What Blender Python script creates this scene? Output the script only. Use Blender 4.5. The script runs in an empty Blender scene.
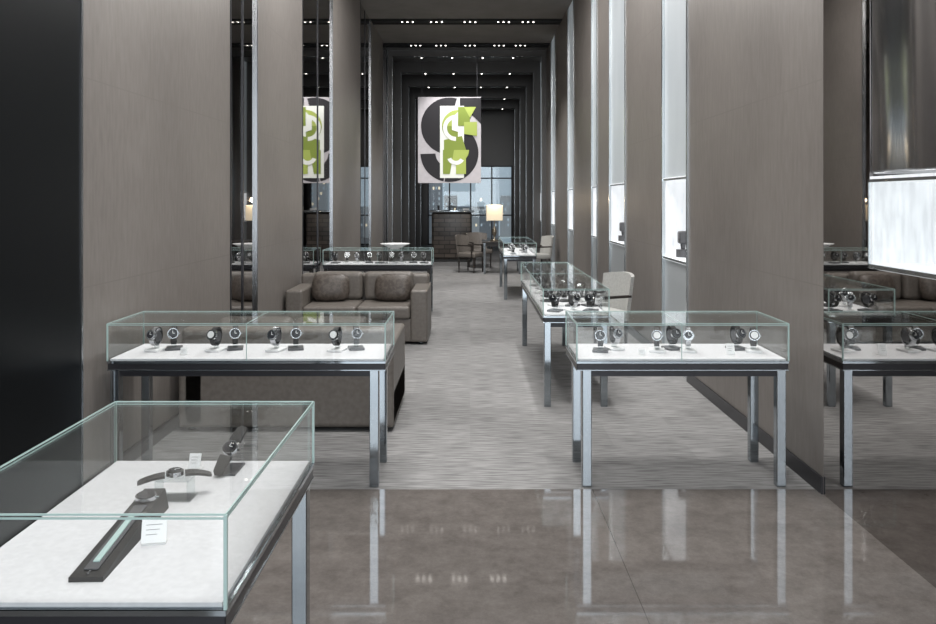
import bpy, bmesh, math, random
from mathutils import Matrix, Vector
random.seed(4)
S=bpy.context.scene
S.view_settings.view_transform='Standard'
R=math.radians
# ------------------------------------------------------------ materials
MATS={}
def newmat(n):
    m=bpy.data.materials.new(n); m.use_nodes=True
    MATS[n]=m
    return m, m.node_tree.nodes, m.node_tree.links, m.node_tree.nodes['Principled BSDF']
def pm(n,col,rough=.5,metal=0,spec=.5,emit=None,es=0,coat=0):
    m,N,L,p=newmat(n)
    p.inputs['Base Color'].default_value=(*col,1); p.inputs['Roughness'].default_value=rough
    p.inputs['Metallic'].default_value=metal; p.inputs['Specular IOR Level'].default_value=spec
    p.inputs['Coat Weight'].default_value=coat
    if emit: p.inputs['Emission Color'].default_value=(*emit,1); p.inputs['Emission Strength'].default_value=es
    return m
def noisy(n,c1,c2,scale=(1,1,1),ns=5,rough=.5,metal=0,bump=0,detail=4,lo=.35,hi=.65,r2=None,spec=.5):
    m,N,L,p=newmat(n)
    tc=N.new('ShaderNodeTexCoord'); mp=N.new('ShaderNodeMapping'); mp.inputs['Scale'].default_value=scale
    nz=N.new('ShaderNodeTexNoise'); nz.inputs['Scale'].default_value=ns; nz.inputs['Detail'].default_value=detail
    cr=N.new('ShaderNodeValToRGB'); cr.color_ramp.elements[0].position=lo; cr.color_ramp.elements[1].position=hi
    cr.color_ramp.elements[0].color=(*c1,1); cr.color_ramp.elements[1].color=(*c2,1)
    L.new(tc.outputs['Object'],mp.inputs[0]); L.new(mp.outputs[0],nz.inputs['Vector']); L.new(nz.outputs['Fac'],cr.inputs[0])
    L.new(cr.outputs[0],p.inputs['Base Color'])
    p.inputs['Roughness'].default_value=rough; p.inputs['Metallic'].default_value=metal
    p.inputs['Specular IOR Level'].default_value=spec
    if bump:
        b=N.new('ShaderNodeBump'); b.inputs['Strength'].default_value=bump; b.inputs['Distance'].default_value=.01
        L.new(nz.outputs['Fac'],b.inputs['Height']); L.new(b.outputs[0],p.inputs['Normal'])
    return m
def glassmat(n,tint=(.985,.992,.99),amt=.65):
    # thin architectural glass: Schlick reflectance on both faces of the pane
    m=bpy.data.materials.new(n); m.use_nodes=True; MATS[n]=m
    N=m.node_tree.nodes; L=m.node_tree.links; N.clear()
    o=N.new('ShaderNodeOutputMaterial'); t=N.new('ShaderNodeBsdfTransparent'); g=N.new('ShaderNodeBsdfGlossy')
    t.inputs[0].default_value=(*tint,1); g.inputs['Roughness'].default_value=.01; g.inputs['Color'].default_value=(.95,.98,.98,1)
    lw=N.new('ShaderNodeLayerWeight'); lw.inputs[0].default_value=.5
    pw=N.new('ShaderNodeMath'); pw.operation='POWER'; pw.inputs[1].default_value=5
    ma=N.new('ShaderNodeMath'); ma.operation='MULTIPLY_ADD'; ma.inputs[1].default_value=amt; ma.inputs[2].default_value=.035
    mx=N.new('ShaderNodeMixShader')
    L.new(lw.outputs['Facing'],pw.inputs[0]); L.new(pw.outputs[0],ma.inputs[0])
    L.new(ma.outputs[0],mx.inputs[0]); L.new(t.outputs[0],mx.inputs[1]); L.new(g.outputs[0],mx.inputs[2]); L.new(mx.outputs[0],o.inputs[0])
    return m
glass=glassmat('clear_glass')
acryl=glassmat('acrylic',(.9,.92,.92),.8)
edge=pm('glass_edge',(.38,.50,.48),.12,emit=(.5,.75,.7),es=.03)
steel=pm('polished_steel',(.38,.42,.45),.07,1)
chrome=pm('chrome_strip',(.62,.66,.68),.2,1)
satin=pm('satin_nickel',(.30,.31,.32),.25,1)
darkframe=pm('dark_frame',(.035,.035,.04),.3,.4)
deck=noisy('deck_suede',(.58,.575,.59),(.635,.63,.645),ns=60,rough=.9,detail=8)
leather=noisy('taupe_leather',(.135,.119,.105),(.165,.147,.131),ns=30,rough=.42,bump=.05)
pillowm=noisy('pillow_fabric',(.06,.047,.039),(.10,.083,.07),scale=(1,1,1),ns=28,rough=.45,lo=.42,hi=.58)
chairfab=noisy('chair_fabric',(.36,.36,.345),(.43,.43,.41),ns=60,rough=.85)
wood=pm('dark_wood',(.03,.025,.022),.35)
black=pm('black_gloss',(.004,.005,.006),.35,spec=.12)
blk=pm('black_matte',(.012,.012,.012),.5)
white=pm('white_card',(.8,.8,.8),.5)
dial=pm('watch_dial',(.02,.02,.025),.2)
dialw=pm('watch_dial_light',(.75,.75,.75),.3)
wsteel=pm('watch_steel',(.55,.56,.58),.22,1)
strapm=pm('watch_strap',(.03,.028,.027),.5)
standm=pm('stand_grey',(.09,.09,.095),.4)
mirror=pm('bronze_mirror',(.50,.485,.475),.015,1)
mirror_l=pm('smoked_mirror',(.40,.39,.385),.02,1)
ceilm=noisy('ceiling_paint',(.19,.178,.168),(.22,.206,.195),ns=2,rough=.8)
portalm=pm('portal_bronze',(.10,.095,.091),.3,.3)
slotm=pm('ceiling_slot',(.004,.004,.004),.6)
lampem=pm('downlight_lens',(1,1,1),.5,emit=(1,.95,.88),es=7)
frost=noisy('frosted_panel',(.40,.43,.45),(.46,.49,.51),scale=(1,1,.3),ns=2,rough=.35)
frost.node_tree.nodes['Principled BSDF'].inputs['Emission Color'].default_value=(.78,.87,.93,1)
frost.node_tree.nodes['Principled BSDF'].inputs['Emission Strength'].default_value=.15
frost_lo=pm('frosted_panel_low',(.3,.32,.33),.3,emit=(.8,.85,.9),es=.04)
nichem=noisy('niche_marble_glow',(.50,.515,.53),(.64,.655,.67),scale=(6,6,1.0),ns=6,rough=.5,detail=12,lo=.3,hi=.7)
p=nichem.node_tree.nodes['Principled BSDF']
p.inputs['Emission Strength'].default_value=.8  # marble glows by itself, standing in for the light inside the niches
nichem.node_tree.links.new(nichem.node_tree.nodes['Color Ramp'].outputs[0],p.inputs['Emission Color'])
shade=pm('lamp_shade',(.75,.66,.5),.8,emit=(1,.82,.58),es=.22)
brass=pm('lamp_base',(.3,.26,.2),.3,.8)
wavy=noisy('wavy_steel',(.44,.44,.45),(.52,.52,.53),scale=(1,1.5,.4),ns=1.5,rough=.2,metal=1,bump=1.0,detail=0)
wavy.node_tree.nodes['Bump'].inputs['Distance'].default_value=.2
# wall fabric : fine brushed grain with a faint horizontal joint
m,N,L,p=newmat('taupe_wall'); wallm=m
tc=N.new('ShaderNodeTexCoord'); nz=N.new('ShaderNodeTexNoise'); nz.inputs['Scale'].default_value=4; nz.inputs['Detail'].default_value=12
mp=N.new('ShaderNodeMapping'); mp.inputs['Scale'].default_value=(9,9,1.6)
n2=N.new('ShaderNodeTexNoise'); n2.inputs['Scale'].default_value=.8; n2.inputs['Detail'].default_value=6
av=N.new('ShaderNodeMix'); av.data_type='FLOAT'; av.inputs[0].default_value=.5
cr=N.new('ShaderNodeValToRGB'); cr.color_ramp.elements[0].color=(.154,.138,.127,1); cr.color_ramp.elements[1].color=(.228,.207,.191,1)
cr.color_ramp.elements[0].position=.3; cr.color_ramp.elements[1].position=.7
sx=N.new('ShaderNodeSeparateXYZ'); md=N.new('ShaderNodeMath'); md.operation='PINGPONG'; md.inputs[1].default_value=.6
lt=N.new('ShaderNodeMath'); lt.operation='LESS_THAN'; lt.inputs[1].default_value=.004
mx=N.new('ShaderNodeMix'); mx.data_type='RGBA'; mx.inputs[7].default_value=(.172,.155,.143,1)
L.new(tc.outputs['Object'],mp.inputs[0]); L.new(mp.outputs[0],nz.inputs['Vector']); L.new(tc.outputs['Object'],n2.inputs['Vector'])
L.new(nz.outputs['Fac'],av.inputs[2]); L.new(n2.outputs['Fac'],av.inputs[3]); L.new(av.outputs[0],cr.inputs[0])
L.new(tc.outputs['Object'],sx.inputs[0]); L.new(sx.outputs[2],md.inputs[0]); L.new(md.outputs[0],lt.inputs[0])
L.new(lt.outputs[0],mx.inputs[0]); L.new(cr.outputs[0],mx.inputs[6]); L.new(mx.outputs[2],p.inputs['Base Color'])
p.inputs['Roughness'].default_value=.42
# carpet : rows of short dashes, laid as planks
m,N,L,p=newmat('carpet_weave'); carpetm=m
tc=N.new('ShaderNodeTexCoord'); mp=N.new('ShaderNodeMapping'); mp.inputs['Scale'].default_value=(1.6,26,1)
nz=N.new('ShaderNodeTexNoise'); nz.inputs['Scale'].default_value=3; nz.inputs['Detail'].default_value=3
br=N.new('ShaderNodeTexBrick'); br.inputs['Scale'].default_value=1; br.inputs['Brick Width'].default_value=1.0; br.inputs['Row Height'].default_value=.5
br.inputs['Mortar Size'].default_value=.0; br.inputs['Color1'].default_value=(.93,.93,.93,1); br.inputs['Color2'].default_value=(1.05,1.05,1.05,1)
cr=N.new('ShaderNodeValToRGB'); cr.color_ramp.elements[0].color=(.15,.148,.147,1); cr.color_ramp.elements[1].color=(.285,.281,.278,1)
cr.color_ramp.elements[0].position=.38; cr.color_ramp.elements[1].position=.58
mu=N.new('ShaderNodeMix'); mu.data_type='RGBA'; mu.blend_type='MULTIPLY'; mu.inputs[0].default_value=1
L.new(tc.outputs['Object'],mp.inputs[0]); L.new(mp.outputs[0],nz.inputs['Vector']); L.new(nz.outputs['Fac'],cr.inputs[0]); L.new(tc.outputs['Object'],br.inputs['Vector'])
L.new(cr.outputs[0],mu.inputs[6]); L.new(br.outputs[0],mu.inputs[7])
L.new(mu.outputs[2],p.inputs['Base Color']); p.inputs['Roughness'].default_value=.95; p.inputs['Specular IOR Level'].default_value=.1
# polished concrete
m,N,L,p=newmat('polished_concrete'); concm=m
tc=N.new('ShaderNodeTexCoord'); nz=N.new('ShaderNodeTexNoise'); nz.inputs['Scale'].default_value=6; nz.inputs['Detail'].default_value=15; nz.inputs['Roughness'].default_value=.85
cr=N.new('ShaderNodeValToRGB'); cr.color_ramp.elements[0].color=(.083,.073,.067,1); cr.color_ramp.elements[1].color=(.195,.176,.164,1)
cr.color_ramp.elements[0].position=.3; cr.color_ramp.elements[1].position=.7
sx=N.new('ShaderNodeSeparateXYZ'); ad=N.new('ShaderNodeMath'); ad.operation='ADD'; ad.inputs[1].default_value=-.72
md=N.new('ShaderNodeMath'); md.operation='ABSOLUTE'
lt=N.new('ShaderNodeMath'); lt.operation='LESS_THAN'; lt.inputs[1].default_value=.002
mx=N.new('ShaderNodeMix'); mx.data_type='RGBA'; mx.inputs[7].default_value=(.075,.067,.062,1)
L.new(tc.outputs['Object'],nz.inputs['Vector']); L.new(nz.outputs['Fac'],cr.inputs[0]); L.new(tc.outputs['Object'],sx.inputs[0])
L.new(sx.outputs[0],ad.inputs[0]); L.new(ad.outputs[0],md.inputs[0]); L.new(md.outputs[0],lt.inputs[0])
L.new(lt.outputs[0],mx.inputs[0]); L.new(cr.outputs[0],mx.inputs[6]); L.new(mx.outputs[2],p.inputs['Base Color'])
p.inputs['Roughness'].default_value=.05; p.inputs['Specular IOR Level'].default_value=.85
# brick tiled bar
m,N,L,p=newmat('bar_tiles'); tilem=m
tc=N.new('ShaderNodeTexCoord'); sx=N.new('ShaderNodeSeparateXYZ'); cx=N.new('ShaderNodeCombineXYZ'); ad=N.new('ShaderNodeMath')
br=N.new('ShaderNodeTexBrick'); br.inputs['Scale'].default_value=1; br.inputs['Brick Width'].default_value=.3; br.inputs['Row Height'].default_value=.12
br.inputs['Mortar Size'].default_value=.012; br.inputs['Color1'].default_value=(.055,.045,.038,1); br.inputs['Color2'].default_value=(.10,.082,.07,1); br.inputs['Mortar'].default_value=(.015,.013,.012,1)
L.new(tc.outputs['Object'],sx.inputs[0]); L.new(sx.outputs[0],ad.inputs[0]); L.new(sx.outputs[1],ad.inputs[1]); L.new(ad.outputs[0],cx.inputs[0]); L.new(sx.outputs[2],cx.inputs[1])
L.new(cx.outputs[0],br.inputs['Vector']); L.new(br.outputs[0],p.inputs['Base Color']); p.inputs['Roughness'].default_value=.3
cityb=pm('city_sky_glow',(.05,.06,.07),.2,emit=(.55,.70,.82),es=.55)
bld=[pm('facade_%d'%i,c,.6,emit=c,es=.5) for i,c in enumerate([(.05,.06,.07),(.12,.14,.16),(.25,.28,.30),(.08,.085,.09)])]
litw=pm('facade_lit',(.9,.8,.6),.6,emit=(1,.85,.6),es=.8)

# ------------------------------------------------------------ builder
class B:
    def __init__(s): s.bm=bmesh.new(); s.m=[]
    def add(s,bm,mat,smooth=False):
        if mat not in s.m: s.m.append(mat)
        i=s.m.index(mat)
        for f in bm.faces: f.material_index=i; f.smooth=smooth
        t=bpy.data.meshes.new('t'); bm.to_mesh(t); bm.free(); s.bm.from_mesh(t); bpy.data.meshes.remove(t)
    def box(s,x0,x1,y0,y1,z0,z1,mat,bev=0,seg=3,M=None):
        bm=bmesh.new(); bmesh.ops.create_cube(bm,size=1)
        bmesh.ops.scale(bm,vec=(x1-x0,y1-y0,z1-z0),verts=bm.verts)
        bmesh.ops.translate(bm,vec=((x0+x1)/2,(y0+y1)/2,(z0+z1)/2),verts=bm.verts)
        if bev: bmesh.ops.bevel(bm,geom=bm.edges[:],offset=bev,segments=seg,affect='EDGES',profile=.5)
        if M: bm.transform(M)
        s.add(bm,mat,bool(bev) and seg>1)
    def cyl(s,M,r1,r2,d,mat,seg=24):
        bm=bmesh.new(); bmesh.ops.create_cone(bm,cap_ends=True,segments=seg,radius1=r1,radius2=r2,depth=d); bm.transform(M)
        s.add(bm,mat,False)
    def lathe(s,prof,c,mat,seg=32,M=None):
        bm=bmesh.new(); rings=[]
        for r,z in prof:
            rings.append([bm.verts.new((r*math.cos(2*math.pi*k/seg),r*math.sin(2*math.pi*k/seg),z)) for k in range(seg)])
        for a,b in zip(rings,rings[1:]):
            for k in range(seg): bm.faces.new((a[k],a[(k+1)%seg],b[(k+1)%seg],b[k]))
        if M: bm.transform(M)
        bmesh.ops.translate(bm,vec=c,verts=bm.verts); s.add(bm,mat,True)
    def band(s,rx,rz,w,t,M,mat,seg=24,a0=0,a1=2*math.pi):
        bm=bmesh.new(); n=seg; full=abs(a1-a0-2*math.pi)<1e-6; rs=[]
        for k in range(n if full else n+1):
            a=a0+(a1-a0)*k/n; c,sn=math.cos(a),math.sin(a)
            rs.append([bm.verts.new((sx*w/2,(rx+d)*c,(rz+d)*sn)) for sx,d in((-1,0),(1,0),(1,t),(-1,t))])
        m_=len(rs)
        for k in range(m_ if full else m_-1):
            a,b=rs[k],rs[(k+1)%m_]
            for j in range(4): bm.faces.new((a[j],a[(j+1)%4],b[(j+1)%4],b[j]))
        if not full: bm.faces.new(rs[0]); bm.faces.new(rs[-1][::-1])
        bm.transform(M); s.add(bm,mat,False)
    def pillow(s,c,sx,sy,sz,M,mat):
        bm=bmesh.new(); bmesh.ops.create_uvsphere(bm,u_segments=32,v_segments=20,radius=1)
        for v in bm.verts:
            x,y,z=v.co
            f=lambda q,e:math.copysign(abs(q)**e,q)
            v.co=(f(x,.55)*sx,y*sy*(1-.3*abs(x*z)),f(z,.55)*sz)
        bm.transform(M); bmesh.ops.translate(bm,vec=c,verts=bm.verts); s.add(bm,mat,True)
    def poly(s,pts,y,mat,th=.004):
        bm=bmesh.new(); v=[bm.verts.new((a,y,b)) for a,b in pts]; f=bm.faces.new(v)
        r=bmesh.ops.extrude_face_region(bm,geom=[f]); vs=[g for g in r['geom'] if isinstance(g,bmesh.types.BMVert)]
        bmesh.ops.translate(bm,vec=(0,th,0),verts=vs); bmesh.ops.recalc_face_normals(bm,faces=bm.faces)
        s.add(bm,mat)
    def done(s,name,origin=(0,0,0)):
        me=bpy.data.meshes.new(name)
        bmesh.ops.recalc_face_normals(s.bm,faces=s.bm.faces)
        bmesh.ops.translate(s.bm,vec=[-q for q in origin],verts=s.bm.verts)
        s.bm.to_mesh(me); s.bm.free()
        for m in s.m: me.materials.append(m)
        o=bpy.data.objects.new(name,me); o.location=origin; S.collection.objects.link(o)
        return o
def sbox(name,*a,**k):
    b=B(); b.box(*a,**k); return b.done(name)
T=Matrix.Translation
def RZ(a): return Matrix.Rotation(R(a),4,'Z')
def RX(a): return Matrix.Rotation(R(a),4,'X')
def RY(a): return Matrix.Rotation(R(a),4,'Y')

XL,XR,H,YE=-2.2,2.04,5.7,30.0
# ------------------------------------------------------------ shell
sbox('floor',XL-.4,XR+.6,-3,4.66,-.1,0,concm)
sbox('floor_carpet',XL-.4,XR+.6,4.66,YE,-.1,0,carpetm)
RC=.02
sbox('wall_left',XL-.4,XL-RC,4.5,YE,0,H,mirror_l)
sbox('wall_left_entry',XL-.4,XL,-3,4.5,0,H,black)
sbox('wall_right',XR+.35,XR+.6,-3,YE,0,H,darkframe)
LP=[(4.5,7.27),(8.2,10.4),(12.7,15.9),(17.6,20.0),(21.4,23.6),(25,27),(28.2,YE)]
RP=[(4.58,7.42),(8.4,10.4),(11.6,12.7),(13.3,15.6),(16.5,19.0),(19.9,22.4),(23.3,26),(27,YE)]
for a,b in LP: sbox('wall_panel',XL-RC,XL,a,b,0,H,wallm)
for a,b in RP: sbox('wall_panel',XR,XR+.35,a,b,0,H,wallm)
tr=B()
for a,b in LP:
    tr.box(XL-RC,XL+.006,a-.02,a-.001,0,H,satin)
    tr.box(XL-RC,XL+.006,b+.001,b+.03,0,H,darkframe)
for (a,b0),(a2,b2) in zip(LP[:-1],LP[1:]):
    yc=(b0+a2)/2; tr.box(XL-RC,XL-RC+.01,yc-.015,yc+.015,0,H,darkframe)
tr.done('trim_1')
tr=B()
for a,b in RP[1:]:
    tr.box(XR-.012,XR+.03,a-.03,a-.001,0,H,chrome)
for a,b in RP[:-1]:
    tr.box(XR-.012,XR+.03,b+.001,b+.03,0,H,chrome)
tr.done('trim_2')
b=B()
for a,c in RP: b.box(XR-.012,XR-.001,a,c,0,.1,darkframe)
b.done('baseboard_right')
b=B()
for a,c in LP: b.box(XL+.001,XL+.012,a,c,0,.1,darkframe)
b.done('baseboard_left')
# right light slots with display niches
for (a,b0),(a2,b2) in zip(RP[:-1],RP[1:]):
    y0,y1=b0+.032,a2-.032
    q=B()
    q.box(XR+.015,XR+.05,y0,y1,1.93,H,frost)
    q.box(XR+.015,XR+.05,y0,y1,0,1.08,frost_lo)
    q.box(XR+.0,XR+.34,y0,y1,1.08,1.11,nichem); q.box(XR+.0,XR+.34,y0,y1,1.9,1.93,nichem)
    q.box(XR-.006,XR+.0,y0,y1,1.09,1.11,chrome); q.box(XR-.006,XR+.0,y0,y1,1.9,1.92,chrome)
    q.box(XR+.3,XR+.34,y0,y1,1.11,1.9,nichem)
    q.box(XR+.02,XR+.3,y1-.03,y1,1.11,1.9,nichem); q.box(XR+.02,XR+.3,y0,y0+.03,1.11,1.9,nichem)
    yc=y1-.18
    q.cyl(T((XR+.16,yc,1.15)),.07,.07,.08,standm,20); q.cyl(T((XR+.16,yc,1.22)),.02,.03,.08,standm,16)
    q.box(XR+.11,XR+.21,yc-.05,yc+.05,1.25,1.38,standm,.02)
    q.done('display_niche')
q=B()
q.box(XR,XR+.02,4.05,4.575,0,H,mirror)
q.box(XR,XR+.02,-3,4.05,0,1.35,mirror)
q.done('wall_mirror_right')
q=B()
NY=2.2
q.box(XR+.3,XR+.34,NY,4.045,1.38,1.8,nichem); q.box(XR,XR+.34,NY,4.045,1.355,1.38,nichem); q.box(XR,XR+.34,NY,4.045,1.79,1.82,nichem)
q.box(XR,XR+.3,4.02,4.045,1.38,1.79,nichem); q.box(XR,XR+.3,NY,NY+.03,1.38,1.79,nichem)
q.box(XR-.004,XR+.002,NY,4.045,1.38,1.79,glass)
q.box(XR-.012,XR-.004,NY,4.045,1.355,1.375,chrome); q.box(XR-.012,XR-.004,NY,4.045,1.79,1.805,chrome); q.box(XR-.012,XR-.004,4.035,4.045,1.36,1.8,chrome)
q.done('marble_display_niche')
q=B(); q.box(XR,XR+.3,-2.9,4.04,1.83,H,wavy,.02); q.done('polished_metal_panel')
# ceiling
q=B()
q.box(XL-.4,XR+.6,-3,17.5,H,H+.2,ceilm); q.box(XL-.4,XR+.6,18.0,20.2,H,H+.2,ceilm); q.box(XL-.4,XR+.6,20.7,YE,H,H+.2,portalm)
q.box(XL-.4,XR+.6,17.5,18,H+.1,H+.2,slotm); q.box(XL-.4,XR+.6,20.2,20.7,H+.1,H+.2,slotm)
q.done('ceiling')
q=B()
for y in (17.5,17.97,20.2,20.67): q.box(XL,XR,y,y+.03,H-.02,H,slotm)
for y in (17.62,20.32): q.box(XL,XR,y,y+.26,H-.012,H+.02,slotm)
q.done('trim_8')
for i,(y,ins,dz) in enumerate([(21.2,.12,.18),(23,.2,.32),(24.8,.28,.46),(26.6,.36,.6),(28.3,.44,.74)]):
    q=B(); q.box(XL,XR,y,y+.25,H-dz,H,portalm); q.box(XL,XL+ins,y,y+.25,0,H-dz,portalm); q.box(XR-ins,XR,y,y+.25,0,H-dz,portalm)
    q.box(XL+ins,XL+ins+.012,y-.01,y,0,H-dz,chrome); q.box(XR-ins-.012,XR-ins,y-.01,y,0,H-dz,chrome)
    q.box(XL+ins,XR-ins,y-.008,y,H-dz,H-dz+.012,steel)
    for j in range(4): q.cyl(T((-1.3+.82*j,y+.12,H-dz-.004)),.022,.022,.008,lampem,12)
    q.done('trim_%d'%(i+3))
q=B()
for y in (5,7.5,10,12.5):
    for j in range(4):
        x=XL+.7+(XR-XL-1.4)*j/3
        q.cyl(T((x,y,H-.002)),.028,.028,.012,lampem,12)
        q.lathe([(.042,.0),(.07,.0),(.07,-.012),(.042,-.012),(.042,0)],(x,y,H),darkframe,16)
for y,xs,rr in ((15.45,(-.9,-.2,.55),.034),(17.75,(-1.4,-.75,0,.75,1.3),.018),(20.45,(-1.4,-.75,0,.75,1.3),.018)):
    for xc in xs:
        for dx in (-.12,0,.12):
            q.cyl(T((xc+dx,y,H-.02)),rr,rr,.008,lampem,14)
            q.cyl(T((xc+dx,y,H+.025)),.04,.04,.08,darkframe,14)
q.done('ceiling_downlights')
# end wall + window onto the street
q=B()
q.box(XL-.4,-1.6,YE,YE+.2,0,H,portalm); q.box(1.6,XR+.6,YE,YE+.2,0,H,portalm); q.box(-1.6,1.6,YE,YE+.2,3.0,H,portalm)
q.done('wall_end')
q=B()
for x in (-1.6,-.8,0,.8,1.56): q.box(x,x+.05,YE,YE+.1,0,3,darkframe)
for z in (0,1.1,2.5,2.95): q.box(-1.6,1.6,YE,YE+.1,z,z+.05,darkframe)
q.box(-1.6,1.6,YE+.05,YE+.06,0,3,glass)
q.done('window_1')
q=B(); q.box(-6,6,YE+8,YE+8.1,-.1,8,cityb)
rr=random.Random(7); x=-6
while x<6:
    w_=rr.uniform(.35,1.1); h_=rr.choice((1.4,1.9,2.3,2.7,3.4)); mt=rr.choice(bld); y_=YE+6+rr.uniform(0,1)
    q.box(x,x+w_,y_,y_+.6,-.1,h_,mt)
    zz=.5
    while zz<h_-.2:
        xx=x+.06
        while xx<x+w_-.1:
            if rr.random()<.45: q.box(xx,xx+.07,y_-.01,y_,zz,zz+.12,rr.choice((litw,cityb,cityb,bld[2])))
            xx+=.13
        zz+=.24
    x+=w_+rr.uniform(0,.25)
q.done('street_buildings')
sbox('street_ground',-6,6,YE+.2,YE+8,-.12,-.02,bld[3])
q=B()
for x in (-2.6,-1.1,.4,1.9): q.box(x,x+.08,-3.1,-3,0,H,darkframe)
for z in (0,2.6,H-.1): q.box(-2.6,2.6,-3.1,-3,z,z+.1,darkframe)
q.box(-2.6,2.6,-3.06,-3.05,0,H,glass)
q.done('window_2')

# ------------------------------------------------------------ display cases
def case(x0,x1,y0,y1,top=.97,div=(),divaxis='x',li=.01,ri=.01):
    b=B(); gz=.76; g=.008; L_=.055
    b.box(x0,x1,y0,y1,.695,.735,darkframe,.003,1)
    b.box(x0-.003,x1+.003,y0-.003,y1+.003,.733,.75,steel,.002,1)
    b.box(x0-.002,x1+.002,y0-.002,y1+.002,.692,.699,steel,.001,1)
    b.box(x0+.012,x1-.012,y0+.012,y1-.012,.75,gz,deck)
    b.box(x0,x1,y0,y1,top-g,top,glass)
    b.box(x0,x1,y0,y0+g,.75,top-g,glass); b.box(x0,x1,y1-g,y1,.75,top-g,glass)
    b.box(x0,x0+g,y0+g,y1-g,.75,top-g,glass); b.box(x1-g,x1,y0+g,y1-g,.75,top-g,glass)
    e=.004; o=.0015
    for z in (top-.009,top-.0):
        z0=z-e/2
        for y in (y0,y1): b.box(x0-o,x1+o,y-e/2,y+e/2,z0,z0+e,edge)
        for x in (x0,x1): b.box(x-e/2,x+e/2,y0,y1,z0,z0+e,edge)
    for x in (x0,x1):
        for y in (y0,y1): b.box(x-.004,x+.004,y-.004,y+.004,.75,top,edge)
    for d in div:
        if divaxis=='x': b.box(d-.002,d+.002,y0-.001,y0+.004,.75,top,edge); b.box(d-.002,d+.002,y0,y1,top-.002,top+.001,edge)
        else: b.box(x0-.001,x0+.004,d-.003,d+.003,.75,top,edge); b.box(x0,x1,d-.003,d+.003,top-.002,top+.001,edge)
    for x in (x0+li,x1-ri-L_):
        for y in (y0+.01,y1-.01-L_):
            b.box(x,x+L_,y,y+L_,0,.695,steel,.004,1)
    b.box(x0+.05,x1-.05,y0+.02,y0+.04,.655,.695,darkframe); b.box(x0+.05,x1-.05,y1-.04,y1-.02,.655,.695,darkframe)
    return b.done('glass_display_case',((x0+x1)/2,(y0+y1)/2,0))
def watch(b,x,y,z,rot=0,kind=0,s=1.0):
    M0=T((x,y,z))@RZ(rot)@Matrix.Scale(s,4)
    b.box(-.04,.04,-.045,.045,0,.012,standm if kind%2==0 else white,.002,1,M=M0)
    b.box(-.012,.012,.0,.012,.012,.05,acryl,M=M0)
    M=M0@T((0,.0,.075))@RX(-18)
    b.band(.034,.043,.026 if kind!=2 else .032,.006,M,wsteel if kind in(1,) else strapm,20)
    b.cyl(M@RY(90),.028,.028,.03,standm,16)
    Mh=M@T((0,-.044,0))@RX(90)
    b.cyl(Mh,.027,.027,.012,wsteel,20)
    b.cyl(Mh@T((0,0,.0075)),.024,.022,.004,wsteel if kind==1 else blk,20)
    b.cyl(Mh@T((0,0,.0105)),.018,.018,.002,dialw if kind==3 else dial,20)
    b.box(-.001,.001,0,.014,.0115,.0125,dialw,M=Mh); b.box(0,.010,-.001,.001,.0115,.0125,dialw,M=Mh)
    b.cyl(M@T((.03,-.044,0))@RY(90),.004,.004,.008,wsteel,8)
def wset(items,name='wristwatches'):
    b=B()
    for it in items: watch(b,*it)
    return b.done(name)
def card(b,x,y,z,w=.05,h=.06,rot=0,ink=True):
    M=T((x,y,z))@RZ(rot)
    Mc=M@T((0,0,.006))@RX(-20)
    b.box(-w/2,w/2,-.002,.002,0,h,white,M=Mc); b.box(-w/2,w/2,.0,.035,0,.003,white,M=M)
    for k in range(3): b.box(-w*.32,w*(.32-.1*k),-.0026,-.002,h*(.74-.2*k),h*(.76-.2*k),standm,M=Mc)
DZ=.76
case(-2.14,-.5,4.68,5.2,div=(-1.32,),ri=.04)
def X4(px,Y=4.95): return (px-470)*Y/793
wset([(X4(px),4.95+(i%2)*.05,DZ,(-12,14)[i%2],k,1.2) for i,(px,k) in enumerate([(156,1),(171,0),(216,3),(233,0),(276,1),(294,0),(337,3),(355,0)])])
case(.63,1.88,4.68,5.2,div=(1.25,),li=.035)
wset([(X4(px),4.93+(i%2)*.07,DZ,(-12,14)[i%2],k,1.2) for i,(px,k) in enumerate([(600,0),(616,1),(656,3),(674,0),(687,1),(739,0),(752,3)])])
b=B(); card(b,X4(723),4.8,DZ,.05,.065); card(b,X4(192),4.8,DZ,.04,.04); card(b,X4(637),4.8,DZ,.04,.03); b.done('price_cards')
case(.60,1.14,6.5,9.3,div=(7.9,),divaxis='y')
wset([(.72+.15*j+.04*(i%2),6.7+.33*i,DZ,(-25,20)[(i+j)%2],(i+j)%3,1.35) for i in range(8) for j in range(3)])
case(.57,1.13,13.5,15.6)
wset([(.75+.22*j,13.75+.5*i,DZ,0,(i+j)%3,1.3) for i in range(3) for j in range(2)])
case(-2.15,-.56,11.6,12.15,div=(-1.35,))
wset([(-2.0+.165*i,11.8+.05*(i%2),DZ,(-10,10)[i%2],(0,3,1,0)[i%4],1.4) for i in range(9)])
b=B(); b.lathe([(.0,.0),(.07,.0),(.08,.01),(.16,.05),(.22,.075),(.22,.08),(.15,.062),(.07,.022),(0,.02)],(-1.12,11.85,.972),white); b.done('shallow_bowl')
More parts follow.
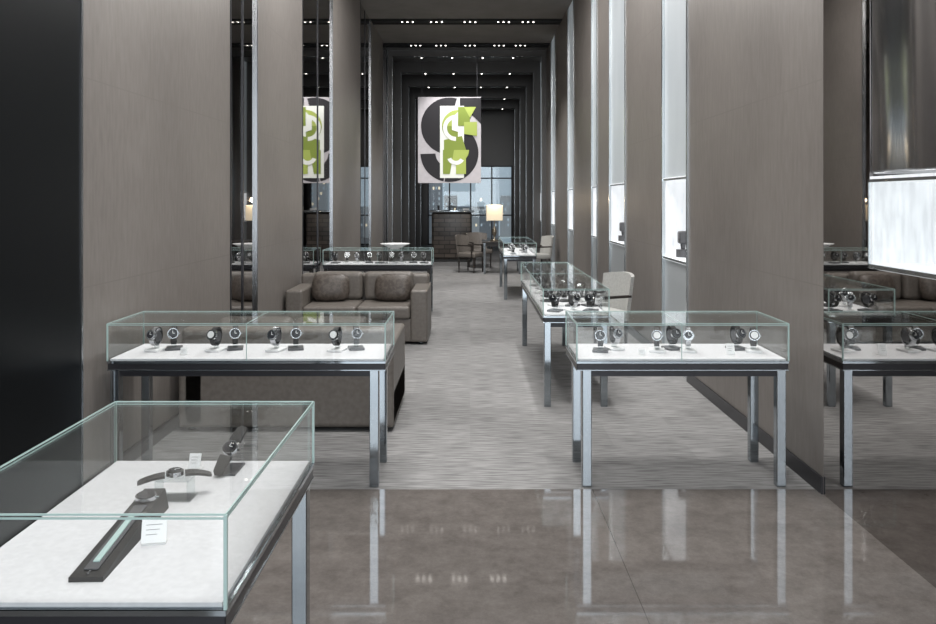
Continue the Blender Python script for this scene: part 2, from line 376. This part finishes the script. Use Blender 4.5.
# near left
NX0,NX1,NY0,NY1=-1.283,-.567,1.84,2.87
case(NX0,NX1,NY0,NY1)
b=B()
def flatwatch(b,M,L_=.42,dark=strapm,droop=.03):
    for sg in(-1,1):
        bm=bmesh.new(); n=8; rows=[]
        for i in range(n+1):
            t=i/n; y=sg*(.03+t*(L_/2-.03)); w=.022-.005*t; z=-droop*t*t
            if t==1: w*=.6
            rows.append([bm.verts.new((-w,y,z)),bm.verts.new((w,y,z)),bm.verts.new((w,y,z+.008)),bm.verts.new((-w,y,z+.008))])
        for a,c in zip(rows,rows[1:]):
            for j in range(4): bm.faces.new((a[j],a[(j+1)%4],c[(j+1)%4],c[j]))
        bm.faces.new(rows[0]); bm.faces.new(rows[-1]); bm.transform(M); b.add(bm,dark)
    b.cyl(M@T((0,0,.008)),.026,.026,.014,wsteel,28); b.cyl(M@T((0,0,.0165)),.024,.021,.004,blk,28); b.cyl(M@T((0,0,.019)),.018,.018,.002,dial,28)
    b.box(-.001,.001,0,.015,.020,.021,dialw,M=M); b.box(0,.011,-.001,.001,.020,.021,dialw,M=M)
    b.cyl(M@T((.029,0,.008))@RY(90),.004,.004,.01,wsteel,10)
def ramp(b,M,L_,w,h0,h1):
    bm=bmesh.new()
    v=[bm.verts.new(c) for c in [(-w,0,0),(w,0,0),(w,L_,0),(-w,L_,0),(-w,0,h0),(w,0,h0),(w*.75,L_,h1),(-w*.75,L_,h1)]]
    for f in((0,1,2,3),(4,5,6,7),(0,1,5,4),(1,2,6,5),(2,3,7,6),(3,0,4,7)): bm.faces.new([v[i] for i in f])
    bm.transform(M); b.add(bm,strapm)
M=T((-.945,1.95,DZ))@RZ(2)
ramp(b,M,.47,.042,.012,.06)
ang=math.atan2(.048,.47)
M2=M@T((0,0,.0135))@Matrix.Rotation(ang,4,'X')
b.box(-.018,.018,.03,.36,0,.003,standm,M=M2)
b.box(-.008,.008,.06,.30,.003,.006,edge,M=M2)
for i in range(3): b.cyl(M2@T((0,.012+.012*i,.001)),.003,.003,.003,wsteel,8)
b.cyl(M2@T((0,.40,.008)),.030,.030,.012,wsteel,28); b.cyl(M2@T((0,.40,.015)),.026,.026,.003,dial,28); b.cyl(M2@T((.033,.40,.008))@RY(90),.004,.004,.008,wsteel,10)
b.done('strap_display')
b=B()
WP=(-.93,2.50,DZ)
Mw=T((WP[0],WP[1],DZ+.072))@RZ(-68)
b.box(-.06,.06,-.035,.04,0,.004,acryl,M=T(WP))
for dx in(-.05,.05): b.box(dx-.003,dx+.003,-.03,.03,.004,.06,acryl,M=T(WP))
b.box(-.053,.053,-.03,.03,.06,.071,acryl,M=T(WP))
flatwatch(b,Mw,.22,droop=.015)
b.done('wristwatch_on_stand')
b=B(); Mu=T((-.83,2.72,DZ))
b.box(-.03,.03,-.02,.10,0,.006,standm,M=Mu)
Mv=Mu@T((0,.03,.075))@RX(38)@RZ(-14)
flatwatch(b,Mv,.2,droop=.01); b.box(-.004,.004,.03,.036,.006,.075,acryl,M=Mu)
b.done('wristwatch_on_stand')
b=B(); card(b,-.862,2.16,DZ,.065,.062,12); card(b,-.96,2.76,DZ,.04,.05); b.done('price_cards')

# ------------------------------------------------------------ sofas
def sofa(x0,x1,yf,yb,legz=.08):
    b=B(); d=1 if yb>yf else -1
    def bx(xa,xb,ya,yb_,za,zb,m,bev): b.box(xa,xb,min(ya,yb_),max(ya,yb_),za,zb,m,bev,4)
    arm=.2; 
    bx(x0,x1,yf+d*.03,yb-d*.02,legz,.30,leather,.015)
    bx(x0+.02,x1-.02,yb-d*.22,yb,legz,.76,leather,.04)
    bx(x0,x0+arm,yf,yb,legz,.64,leather,.03); bx(x1-arm,x1,yf,yb,legz,.64,leather,.03)
    n=2; w=(x1-x0-2*arm)/n
    for i in range(n):
        a=x0+arm+i*w
        bx(a+.004,a+w-.004,yf-d*.01,yb-d*.22,.30,.45,leather,.035)
        bx(a+.01,a+w-.01,yb-d*.40,yb-d*.2,.45,.80,leather,.06)
    for x in(x0+.08,x1-.08):
        for y in(yf+d*.08,yb-d*.08): b.box(x-.025,x+.025,y-.025,y+.025,0,legz,steel)
    o=b.done('sofa',((x0+x1)/2,(yf+yb)/2,0)); o.modifiers.new('wn','WEIGHTED_NORMAL'); return o
sofa(-2.14,-.56,6.85,5.8,.03)
sofa(-2.17,-.5,9.3,10.3,.03)
b=B()
for x,a in((-1.72,6),(-.95,-5)):
    b.pillow((x,9.80,.62),.23,.09,.17,RZ(a)@RX(-16),pillowm)
b.done('throw_pillows')
b=B(); b.box(-1.9,-.95,7.5,8.5,.30,.34,wood,.005,1); b.box(-1.85,-1.0,7.55,8.45,.25,.30,steel)
for x in(-1.85,-1.04):
    for y in(7.55,8.41): b.box(x,x+.04,y,y+.04,0,.25,steel)
b.done('coffee_table')

# ------------------------------------------------------------ chairs
def chair(x,y,rot,mat=chairfab):
    b=B()
    b.box(-.25,.25,-.25,.24,.36,.47,mat,.03)
    bm=bmesh.new(); rows=[]
    n=10
    for i in range(n+1):
        a=-1+2*i/n; xx=.26*a; yy=.27-.10*a*a
        rows.append([bm.verts.new(c) for c in((xx,yy,.42),(xx,yy+.045,.42),(xx*1.05,yy+.10,.88-.03*a*a),(xx*1.05,yy+.055,.88-.03*a*a))])
    for p_,q_ in zip(rows,rows[1:]):
        for j in range(4): bm.faces.new((p_[j],p_[(j+1)%4],q_[(j+1)%4],q_[j]))
    bm.faces.new(rows[0]); bm.faces.new(rows[-1]); b.add(bm,mat,False)
    for sx in(-1,1):
        b.box(sx*.25-.02,sx*.25+.02,-.18,.24,.62,.65,wood,.006,1)
        b.box(sx*.25-.015,sx*.25+.015,-.18,-.15,.36,.62,wood)
        for yy in(-.2,.2):
            b.cyl(T((sx*.21,yy,.18)),.014,.022,.36,wood,10)
    o=b.done('upholstered_chair'); o.location=(x,y,0); o.rotation_euler=(0,0,R(rot)); return o
chair(1.46,8.9,-66)
chair(.02,18.7,60,leather); chair(1.55,18.2,-70); chair(.25,19.9,20,leather)
# desk + lamp
b=B(); b.box(.28,1.2,18.2,19.0,.71,.75,wood,.004,1)
for x in(.31,1.12):
    for y in(18.23,18.92): b.box(x,x+.05,y,y+.05,0,.71,steel)
b.box(.33,1.15,18.25,18.95,.63,.71,wood)
b.done('desk')
b=B(); c=(.57,18.55,.751)
b.lathe([(0,0),(.1,0),(.1,.02),(.025,.03),(.02,.10),(.05,.16),(.055,.24),(.02,.32),(.012,.36),(.012,.55),(0,.55)],c,brass,20)
b.box(c[0]-.19,c[0]+.19,c[1]-.19,c[1]+.19,1.22,1.58,shade,.01,1)
b.done('table_lamp')
# bar / reception desk
b=B(); b.box(-1.05,.05,21.7,22.5,.08,1.36,tilem,.06,4); b.box(-1.0,0,21.75,22.45,0,.08,blk); b.box(-1.1,.1,21.62,22.55,1.36,1.42,steel,.01,2)
b.box(-.9,-.85,21.9,22.2,1.42,1.55,blk); b.box(-.2,-.02,21.9,22.1,1.42,1.47,white)
b.done('reception_desk')

# ------------------------------------------------------------ hanging artwork
art_bg=noisy('art_canvas',(.42,.40,.42),(.46,.44,.46),ns=10,rough=.8)
art_w=pm('art_white',(.70,.72,.68),.8); art_k=pm('art_black',(.012,.011,.014),.8); art_g=pm('art_green',(.19,.25,.04),.8); art_y=pm('art_lime',(.33,.40,.09),.8)
AY=20.0; sc=AY/793
def A(u,v): return ((u-470)*sc,1.7+(200-v)*sc)
def arc(cx,cy,r,a0,a1,n=24): return [A(cx+r*math.cos(R(a0+(a1-a0)*i/n)),cy-r*math.sin(R(a0+(a1-a0)*i/n))) for i in range(n+1)]
b=B()
x0,z0=A(418,183); x1,z1=A(481,97)
b.box(x0,x1,AY,AY+.04,z0,z1,art_bg)
lay=AY-.005
def ring(cx,cy,ro,ri,a0,a1,y,mat):
    o_=arc(cx,cy,ro,a0,a1); i_=arc(cx,cy,ri,a1,a0); b.poly(o_+i_,y,mat)
ring(449.5,126,28.5,9,75,268,lay,art_k)
ring(449.5,153,29,9,-100,85,lay,art_k)
b.poly([A(460,98),A(481,98),A(481,124),A(473,116),A(466,110),A(460,106)],lay-.003,art_k)
ring(449.5,153,29,14,182,258,lay-.001,art_k)
b.poly([A(440,106),A(464,106),A(464,178),A(440,178)],lay-.008,art_w)
L1=lay-.014
b.poly(arc(458,126,16,90,180)+[A(458,126)],L1,art_y)
b.poly(arc(458,126,16,180,270)+[A(458,126)],L1,art_g)
b.poly([A(458,107),A(470,107),A(470,126),A(458,126)],L1-.001,art_g)
b.poly([A(464,107),A(476,107),A(470,118)],L1-.003,art_y)
b.poly([A(464,122),A(477,122),A(477,136),A(464,134)],L1-.002,art_y)
ring(456,128,13,9,90,270,L1-.006,art_w)
b.poly([A(452,118),A(458,112),A(458,132),A(452,130)],L1-.008,art_w)
b.poly([A(444,140),A(462,136),A(466,150),A(444,150)],L1-.003,art_g)
b.poly(arc(456,150,13,180,360)+[A(456,150)],L1-.004,art_y)
b.poly([A(443,150),A(454,150),A(450,174),A(443,174)],L1-.006,art_g)
b.poly([A(456,158),A(466,150),A(466,174),A(456,174)],L1-.007,art_y)
ring(456,156,9,5,200,330,L1-.009,art_w)
for xx in(x0+.1,x1-.1): b.box(xx-.004,xx+.004,AY+.015,AY+.02,z1,H,darkframe)
b.done('hanging_artwork')

# ------------------------------------------------------------ lights
def area(n,loc,sx,sy,p,rot=(0,0,0),col=(1,.985,.965)):
    l=bpy.data.lights.new(n,'AREA'); l.shape='RECTANGLE'; l.size=sx; l.size_y=sy; l.energy=p; l.color=col
    o=bpy.data.objects.new(n,l); o.location=loc; o.rotation_euler=[R(a) for a in rot]; S.collection.objects.link(o); return o
def spot(n,loc,tgt,p,ang=50,blend=.6,rad=.06,col=(1,.985,.97)):
    l=bpy.data.lights.new(n,'SPOT'); l.energy=p; l.spot_size=R(ang); l.spot_blend=blend; l.shadow_soft_size=rad; l.color=col
    o=bpy.data.objects.new(n,l); o.location=loc; d=Vector(tgt)-Vector(loc); o.rotation_euler=d.to_track_quat('-Z','Y').to_euler(); S.collection.objects.link(o)
for y in (1.5,5.5,9,12.3): area('ceiling_fill',(-.05,y,H-.05),2.2,.9,160)  # broad fill lights added under the ceiling, kept out of view
spot('case_spot',(-1.3,4.9,5.6),(-1.32,4.95,.76),300,40)
spot('case_spot',(1.2,4.9,5.6),(1.24,4.95,.76),300,40)
spot('case_spot',(-.9,2.3,5.6),(-.92,2.35,.76),280,36)
spot('case_spot',(.87,7.9,5.6),(.87,7.9,.76),500,40)
spot('case_spot',(-1.3,11.8,5.6),(-1.35,11.9,.76),300,44)
spot('case_spot',(.85,14.5,5.6),(.85,14.5,.76),420,36)
spot('room_spot',(0,16,5.6),(0,17.5,0),700,100)
spot('room_spot',(0,19.2,5.6),(0,20.5,0),400,100)
spot('room_spot',(0,25,5.6),(0,26,0),350,110)
spot('art_spot',(-.5,17,5.5),(-.5,20,3.1),380,42)
l=bpy.data.lights.new('lamp_bulb','POINT'); l.energy=10; l.color=(1,.8,.55); l.shadow_soft_size=.05
o=bpy.data.objects.new('lamp_bulb',l); o.location=(.57,18.3,1.7); S.collection.objects.link(o)
area('storefront_daylight',(0,-2.8,2.6),4.2,4.6,230,(90,0,0),(.9,.95,1))
w=bpy.data.worlds.new('World'); S.world=w; w.use_nodes=True; w.node_tree.nodes['Background'].inputs[0].default_value=(.7,.8,.9,1); w.node_tree.nodes['Background'].inputs[1].default_value=.6
# ------------------------------------------------------------ camera
c=bpy.data.cameras.new('camera'); c.sensor_width=36; c.lens=36*793/936; c.shift_x=-2/936; c.shift_y=-112/936; c.clip_end=200
o=bpy.data.objects.new('camera',c); o.location=(0,0,1.7); o.rotation_euler=(R(90),0,0); S.collection.objects.link(o); S.camera=o
